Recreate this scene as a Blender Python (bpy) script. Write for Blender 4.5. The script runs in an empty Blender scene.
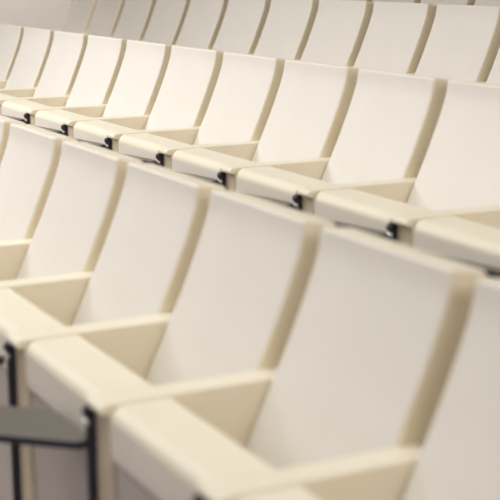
import bpy, bmesh, math
from mathutils import Vector, Matrix

C = bpy.context.scene.collection
sc = bpy.context.scene
sc.view_settings.view_transform = 'Standard'
sc.view_settings.look = 'None'
sc.view_settings.exposure = -0.08

PITCH = 0.56            # distance between neighbouring chairs in a row
FLOOR = -0.62           # front tier, measured from the top of its armrests
DX, DY, DZ = -2.32756 + 4*PITCH, 1.14893, 0.17392   # step from one tier to the next
CX, CY = 0.20, 0.24     # base of the chair inside its own frame

# ------------------------------------------------------------- materials
def mat(name, col, rough=0.5, metal=0.0, bump=0.0, scale=300.0, var=0.03, sheen=0.0, spec=0.5):
    m = bpy.data.materials.new(name); m.use_nodes = True
    nt = m.node_tree; b = nt.nodes['Principled BSDF']
    b.inputs['Roughness'].default_value = rough
    b.inputs['Metallic'].default_value = metal
    b.inputs['Specular IOR Level'].default_value = spec
    b.inputs['Sheen Weight'].default_value = sheen
    tc = nt.nodes.new('ShaderNodeTexCoord')
    n = nt.nodes.new('ShaderNodeTexNoise'); n.inputs['Scale'].default_value = 5.0
    n.inputs['Detail'].default_value = 4.0
    nt.links.new(tc.outputs['Object'], n.inputs['Vector'])
    r = nt.nodes.new('ShaderNodeValToRGB')
    r.color_ramp.elements[0].position = 0.3; r.color_ramp.elements[1].position = 0.7
    r.color_ramp.elements[0].color = tuple(c*(1-var) for c in col) + (1,)
    r.color_ramp.elements[1].color = tuple(min(1, c*(1+var)) for c in col) + (1,)
    nt.links.new(n.outputs['Fac'], r.inputs['Fac'])
    nt.links.new(r.outputs['Color'], b.inputs['Base Color'])
    if bump:
        v = nt.nodes.new('ShaderNodeTexNoise'); v.inputs['Scale'].default_value = scale
        v.inputs['Detail'].default_value = 3.0
        nt.links.new(tc.outputs['Object'], v.inputs['Vector'])
        bp = nt.nodes.new('ShaderNodeBump'); bp.inputs['Strength'].default_value = bump
        bp.inputs['Distance'].default_value = 0.002
        nt.links.new(v.outputs['Fac'], bp.inputs['Height'])
        nt.links.new(bp.outputs['Normal'], b.inputs['Normal'])
    return m

M = {
 'cream':  mat('cream_leather', (0.88, 0.83, 0.68), 0.42, bump=0.25, scale=260, var=0.015),
 'tan':    mat('cream_leather_side', (0.93, 0.84, 0.655), 0.5, bump=0.25, scale=260, var=0.02),  # same cream leather; warm bounce light between chairs tinted into the colour
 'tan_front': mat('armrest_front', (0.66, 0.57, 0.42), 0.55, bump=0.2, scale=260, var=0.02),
 'front':  mat('seat_front_leather', (0.86, 0.815, 0.725), 0.5, bump=0.25, scale=260, var=0.015),  # seat's cream leather; cooler shade of its upright face put in the colour
 'white':  mat('white_leather', (0.84, 0.81, 0.755), 0.45, bump=0.2, scale=260, var=0.012),  # cream leather of the backs, paler as if lit from the front, in colour
 'brown':  mat('seam_brown', (0.22, 0.15, 0.10), 0.6),
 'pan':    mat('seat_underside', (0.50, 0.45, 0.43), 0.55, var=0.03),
 'dark':   mat('dark_metal', (0.032, 0.034, 0.050), 0.38, 0.3),
 'steel':  mat('steel', (0.80, 0.80, 0.82), 0.25, 0.7),
 'grey':   mat('grey_laminate', (0.15, 0.142, 0.12), 0.45, var=0.04),
 'floor':  mat('grey_beige_carpet', (0.36, 0.32, 0.30), 0.95, bump=0.6, scale=500, var=0.06),
 'wall':   mat('warm_grey_plaster', (0.78, 0.74, 0.69), 0.9, bump=0.1, scale=60, var=0.02),
 'ceil':   mat('ceiling_white', (0.80, 0.79, 0.77), 0.9),
}

# ------------------------------------------------------------- mesh helpers
def obj(name, bm, mats, parent=None, bevel=0.0, seg=4, smooth=True):
    bmesh.ops.recalc_face_normals(bm, faces=bm.faces[:])
    if smooth:
        for f in bm.faces: f.smooth = True
    me = bpy.data.meshes.new(name); bm.to_mesh(me); bm.free()
    for m in (mats if isinstance(mats, (list, tuple)) else [mats]): me.materials.append(m)
    o = bpy.data.objects.new(name, me); C.objects.link(o)
    if parent: o.parent = parent
    if bevel:
        b = o.modifiers.new('bevel', 'BEVEL'); b.width = bevel; b.segments = seg
        b.limit_method = 'ANGLE'; b.angle_limit = math.radians(35)
        w = o.modifiers.new('wn', 'WEIGHTED_NORMAL'); w.keep_sharp = False; w.weight = 100
    return o

def L(y, z): return (y - CY, z - FLOOR)     # chair plan -> chair-local

def prism_x(bm, prof, x0, x1, nx=1, crown=0.0):
    """side profile (y,z) extruded along x"""
    rings = []
    for i in range(nx+1):
        x = x0 + (x1-x0)*i/nx
        rings.append([bm.verts.new((x - CX,) + L(y, z)) for y, z in prof])
    n = len(prof)
    for i in range(nx):
        for k in range(n):
            bm.faces.new((rings[i][k], rings[i][(k+1) % n], rings[i+1][(k+1) % n], rings[i+1][k]))
    bm.faces.new(rings[0]); bm.faces.new(rings[-1][::-1])

def box(bm, x0, x1, y0, y1, z0, z1, local=True):
    vs = []
    for x in (x0, x1):
        for y in (y0, y1):
            for z in (z0, z1):
                vs.append(bm.verts.new((x - CX,) + L(y, z) if local else (x, y, z)))
    for q in ((0,1,3,2),(4,6,7,5),(0,4,5,1),(2,3,7,6),(0,2,6,4),(1,5,7,3)):
        bm.faces.new([vs[i] for i in q])

def cyl(bm, c, r, h, axis='X', n=24):
    rot = {'X': Matrix.Rotation(math.pi/2, 4, 'Y'), 'Y': Matrix.Rotation(math.pi/2, 4, 'X'), 'Z': Matrix()}[axis]
    bmesh.ops.create_cone(bm, cap_ends=True, segments=n, radius1=r, radius2=r, depth=h,
                          matrix=Matrix.Translation(c) @ rot)

def catmull(P, n=5):
    out = []
    for i in range(len(P)-1):
        p0 = P[max(i-1, 0)]; p1 = P[i]; p2 = P[i+1]; p3 = P[min(i+2, len(P)-1)]
        for k in range(n):
            t = k/n
            out.append(tuple(0.5*((2*b) + (-a+c)*t + (2*a-5*b+4*c-d)*t*t + (-a+3*b-3*c+d)*t**3)
                             for a, b, c, d in zip(p0, p1, p2, p3)))
    out.append(P[-1]); return out

# ------------------------------------------------------------- the chair
BACK_W = 0.487
def backrest_bm():
    fr = catmull([(0.235,-0.30),(0.272,-0.20),(0.318,-0.10),(0.366,0.0),(0.404,0.08),(0.436,0.155),(0.462,0.22),(0.484,0.285),(0.4925,0.337)], 4)
    th = 0.085
    bk = []
    for i, p in enumerate(fr):
        a = fr[max(i-1,0)]; b = fr[min(i+1,len(fr)-1)]
        t = Vector((b[0]-a[0], b[1]-a[1])).normalized()
        bk.append((p[0]+t[1]*th, p[1]-t[0]*th))
    bk[-1] = (fr[-1][0]+th*0.98, fr[-1][1]-0.012)
    bk[-2] = (bk[-2][0], bk[-2][1]-0.006)
    prof = fr + bk[::-1]
    bm = bmesh.new(); prism_x(bm, prof, 0.0, BACK_W)
    nf = len(fr)
    bm.faces.ensure_lookup_table()
    for i, f in enumerate(bm.faces):
        if i < nf-1: f.material_index = 1          # the front upholstery
        if len(f.verts) > 4: f.material_index = 2  # both flanks
    return bm

def seat_bm():
    # folded-up tip seat: thick rounded lip on top, padded front face, inner cushion face
    def arc(cy, cz, r, a0, a1, n=6):
        return [(cy + r*math.cos(math.radians(a0+(a1-a0)*i/n)), cz + r*math.sin(math.radians(a0+(a1-a0)*i/n))) for i in range(n+1)]
    prof = []
    prof += [(0.012,-0.112)] + arc(0.028,-0.095,0.026,215,180,3)
    prof += [(0.0,-0.070)] + arc(0.034,-0.024,0.034,180,95,8)
    prof += [(0.085,0.0105)] + arc(0.127,-0.006,0.016,88,0,6)
    prof += [(0.150,-0.10),(0.158,-0.25),(0.150,-0.50)] + arc(0.128,-0.512,0.020,0,-90,4)
    prof += [(0.09,-0.532),(0.055,-0.52),(0.03,-0.25),(0.024,-0.114)]
    bm = bmesh.new(); prism_x(bm, prof, 0.0025, 0.4775)
    for f in bm.faces:
        if len(f.verts) == 4 and f.calc_center_median().y < 0.012 - CY and f.calc_center_median().z < -0.040 - FLOOR: f.material_index = 1
    return bm

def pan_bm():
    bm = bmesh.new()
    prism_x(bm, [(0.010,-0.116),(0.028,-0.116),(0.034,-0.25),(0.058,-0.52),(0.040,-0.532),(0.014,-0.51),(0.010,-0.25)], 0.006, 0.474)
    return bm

def arm_bm(x0=PITCH-0.0765, x1=PITCH-0.0035):
    prof = [(0.0,-0.62),(0.0,-0.30),(0.0,-0.012),(-0.012,-0.011),(-0.018,-0.008),(-0.018,0.002),(-0.010,0.010),(0.006,0.0128),(0.10,0.013),(0.22,0.013),(0.37,0.013),(0.42,0.013),(0.432,0.004),(0.43,-0.10),(0.40,-0.62)]
    bm = bmesh.new(); prism_x(bm, prof, x0, x1)
    bm.faces.ensure_lookup_table()
    for f in bm.faces:
        if len(f.verts) > 4: f.material_index = 1
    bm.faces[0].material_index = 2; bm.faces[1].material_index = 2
    if x0 > 0: prism_x(bm, [(-0.001,-0.010),(-0.012,-0.009),(-0.017,-0.006),(-0.018,0.002),(-0.010,0.010),(-0.001,0.0118)], x0-0.016, x0-0.0002)
    return bm

def piping_bm(x0, x1):
    bm = bmesh.new(); box(bm, x0, x1, -0.003, 0.010, -0.6, -0.03); return bm

def empty(name, loc):
    o = bpy.data.objects.new(name, None); C.objects.link(o); o.location = loc
    o.empty_display_size = 0.1; return o

def tablet_bm(w, l, t, cham):
    # flat plate along -y from its pivot, corners cut; edge slot dark
    pts = [(-w/2, 0.0), (w/2-cham*0.1, 0.0), (w/2, -0.01), (w/2, -l+cham), (w/2-cham, -l), (-w/2+cham, -l), (-w/2, -l+cham)]
    bm = bmesh.new()
    a = [bm.verts.new((x, y, 0)) for x, y in pts]; b = [bm.verts.new((x, y, -t)) for x, y in pts]
    n = len(pts)
    for i in range(n):
        f = bm.faces.new((a[i], a[(i+1) % n], b[(i+1) % n], b[i])); f.material_index = 1
    bm.faces.new(a); f = bm.faces.new(b[::-1]); f.material_index = 1
    return bm

def make_chair():
    r = empty('auditorium_chair', (0, 0, 0))
    obj('backrest', backrest_bm(), [M['cream'], M['white'], M['tan']], r, 0.012, 4)
    s = obj('seat', seat_bm(), [M['cream'], M['front']], r, 0.004, 3)
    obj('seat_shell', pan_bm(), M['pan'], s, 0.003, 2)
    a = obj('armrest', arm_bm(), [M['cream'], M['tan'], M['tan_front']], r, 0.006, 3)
    bm = bmesh.new(); box(bm, PITCH-0.094, PITCH-0.0775, -0.019, 0.001, -0.62, -0.012)
    p = obj('post', bm, M['dark'], r, 0.004, 2)
    bm = bmesh.new()
    cyl(bm, (PITCH-0.086-CX,) + L(-0.012, -0.0245), 0.0135, 0.022, 'X')
    obj('knob', bm, M['dark'], p, 0.003, 2)
    bm = bmesh.new()
    cyl(bm, (PITCH-0.086-CX,) + L(-0.020, -0.044), 0.0055, 0.026, 'X', 16)
    obj('hinge_pin', bm, M['steel'], p, 0.001, 2)
    bm = tablet_bm(0.040, 0.34, 0.020, 0.010)
    b = obj('tablet_support', bm, [M['grey'], M['dark']], r, 0.0025, 2)
    b.location = (PITCH-0.088-CX,) + L(-0.030, -0.041)
    b.rotation_euler = (0, 0, math.radians(-80))
    return r

proto = make_chair()
used = [False]
def children(o): return [c for c in bpy.data.objects if c.parent == o]
def copy_tree(o, parent=None):
    c = o.copy(); C.objects.link(c)
    if parent: c.parent = parent
    for ch in children(o): copy_tree(ch, c)
    return c

def place(row, x, label, group):
    o = copy_tree(proto) if used[0] else proto
    used[0] = True
    o.location = (x + CX, (row-1)*DY + CY, (row-1)*DZ + FLOOR)
    o['label'] = label; o['category'] = 'chair'; o['group'] = group
    return o

ORD = ['zeroth','first','second','third','fourth','fifth','sixth','seventh','eighth','ninth','tenth','eleventh','twelfth']
ROWN = {1: 'nearest blurred row', 2: 'second row back', 3: 'third row back', 4: 'topmost row'}
GR = {1: 'auditorium chairs in the nearest row', 2: 'auditorium chairs in the second row',
      3: 'auditorium chairs in the third row', 4: 'auditorium chairs in the topmost row'}
# row: (first seen, last seen, extra chairs left, extra right)
ROWS = {1: (-5, 1, 1, 1), 2: (-7-4, 3-4, 1, 2), 3: (-6-8, 4-8, 0, 2), 4: (2-12, 5-12, 3, 2)}
row1 = {}
FIRST = []
for row, (a, b, el, er) in ROWS.items():
    for n in range(a-el, b+er+1):
        x = (row-1)*DX + n*PITCH
        if n < a:   lab = 'cream leather chair of the %s just past the left edge, place %s' % (ROWN[row], ORD[a-n])
        elif n > b: lab = 'cream leather chair of the %s just past the right edge, place %s' % (ROWN[row], ORD[n-b])
        else:
            k = n-a+1; m = b-n+1
            pos = 'leftmost' if k == 1 else 'rightmost' if m == 1 else ORD[k] + ' from the left' if k <= m else ORD[m] + ' from the right'
            lab = 'cream leather chair with folded seat, %s in the %s' % (pos, ROWN[row])
        if row == 1 and n == -1: lab = 'cream leather chair with grey writing tablet swung out before it in the nearest row'
        if row == 3 and n == a: lab = 'cream leather chair at the left end of the third row, beside the bare wall'
        o = place(row, x, lab, GR[row])
        if row == 1: row1[n] = o
        if n == a-el: FIRST.append(o)

# the first chair of each row closes it with one more armrest
for o in FIRST:
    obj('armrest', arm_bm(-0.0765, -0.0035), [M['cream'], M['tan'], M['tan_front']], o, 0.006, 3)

# nearest row: tablet supports stand in other positions
for n, o in row1.items():
    for c in children(o):
        if c.name.startswith('tablet_support'):
            if n in (-2, 0, 1): c.rotation_euler[2] = math.radians(4)
            if n == -1:      # its tablet is folded out
                pts = [(0.004,-0.014),(0.004,0.010),(-0.03,0.020),(-0.20,0.020),(-0.228,0.008),(-0.46,-0.24),(-0.44,-0.29),(-0.37,-0.36),(-0.32,-0.36)]
                bm = bmesh.new()
                A = [bm.verts.new((x, y, 0)) for x, y in pts]; B = [bm.verts.new((x, y, -0.019)) for x, y in pts]
                for i in range(len(pts)):
                    j = (i+1) % len(pts); f = bm.faces.new((A[i], A[j], B[j], B[i])); f.material_index = 1
                bm.faces.new(A); f = bm.faces.new(B[::-1]); f.material_index = 1
                t = obj('writing_tablet', bm, [M['grey'], M['dark']], o, 0.003, 2)
                t.location = c.location + Vector((0, 0, -0.044))
                t['label'] = 'flat grey writing tablet with a cut corner'
                bpy.data.objects.remove(c)

# ------------------------------------------------------------- the room
def struct(name, bm, m):
    o = obj(name, bm, m, smooth=False); o['kind'] = 'structure'; return o
XL, XR, YB, YF, ZC = -9.6, 5.2, 6.4, -5.0, 4.6
bm = bmesh.new()
prof = [(YF, FLOOR-0.3), (YF, FLOOR)]
for k in range(1, 5):
    y = k*DY - 0.42
    prof += [(y, FLOOR+(k-1)*DZ), (y, FLOOR+k*DZ)]
prof += [(YB, FLOOR+4*DZ), (YB, FLOOR-0.3)]
a = [bm.verts.new((XL, y, z)) for y, z in prof]; b = [bm.verts.new((XR, y, z)) for y, z in prof]
for i in range(len(prof)):
    j = (i+1) % len(prof); bm.faces.new((a[i], a[j], b[j], b[i]))
bm.faces.new(a); bm.faces.new(b[::-1])
struct('floor', bm, M['floor'])
bm = bmesh.new(); box(bm, XL-0.2, XL, YF, YB+0.2, FLOOR-0.3, ZC, False); struct('wall_left', bm, M['wall'])
bm = bmesh.new(); box(bm, XL, XR, YB, YB+0.2, FLOOR-0.3, ZC, False); struct('wall_back', bm, M['wall'])
bm = bmesh.new(); box(bm, XR, XR+0.2, YF, YB+0.2, FLOOR-0.3, ZC, False); struct('wall_right', bm, M['wall'])
bm = bmesh.new(); box(bm, XL-0.2, XR+0.2, YF-0.2, YF, FLOOR-0.3, ZC, False); struct('wall_front', bm, M['wall'])
bm = bmesh.new(); box(bm, XL-0.2, XR+0.2, YF-0.2, YB+0.2, ZC, ZC+0.1, False); struct('ceiling', bm, M['ceil'])

# ------------------------------------------------------------- light
def area(name, loc, target, size, sy, power, col):
    l = bpy.data.lights.new(name, 'AREA'); l.shape = 'RECTANGLE'; l.size = size; l.size_y = sy
    l.energy = power; l.color = col
    o = bpy.data.objects.new(name, l); C.objects.link(o); o.location = loc
    o.rotation_euler = (Vector(target)-Vector(loc)).to_track_quat('-Z', 'Y').to_euler()
    return o
k = area('key_light', (-5.6, -2.4, 2.8), (-4.0, 0.5, -0.1), 2.5, 2.0, 56, (1.0, 0.98, 0.99)); k.data.spread = math.radians(100)
k = area('ceiling_wash', (-2.8, -0.9, 4.4), (-2.8, -0.3, 0.0), 8.0, 2.5, 112, (1.0, 0.97, 0.90)); k.data.spread = math.radians(110)
k = area('wall_wash', (-7.6, 3.2, 4.2), (-9.6, 2.6, 0.8), 0.8, 3.0, 46, (1.0, 0.97, 0.93)); k.data.spread = math.radians(80)  # extra lamp without a known fixture, added to brighten the left wall
area('front_fill', (1.5, -4.6, 2.6), (-1.5, 1.0, 0.2), 5.0, 2.5, 62, (0.92, 0.90, 1.0))
area('side_fill', (5.0, 1.2, 2.4), (-3.0, 1.2, 0.3), 3.5, 2.0, 100, (1.0, 0.93, 0.88))
w = bpy.data.worlds.new('world'); sc.world = w; w.use_nodes = True
w.node_tree.nodes['Background'].inputs[0].default_value = (0.9, 0.9, 1.0, 1)
w.node_tree.nodes['Background'].inputs[1].default_value = 0.3

# ------------------------------------------------------------- camera
cd = bpy.data.cameras.new('camera'); cam = bpy.data.objects.new('camera', cd); C.objects.link(cam)
cam.location = (2.548339, -0.944091, 0.893066)
cam.rotation_euler = (1.365545, 0.0095325, 1.10706)
cd.sensor_width = 36.0; cd.lens = 1393.2858/500*36.0
cd.clip_start = 0.05
cd.dof.use_dof = True; cd.dof.focus_distance = 6.2; cd.dof.aperture_fstop = 3.3
sc.camera = cam
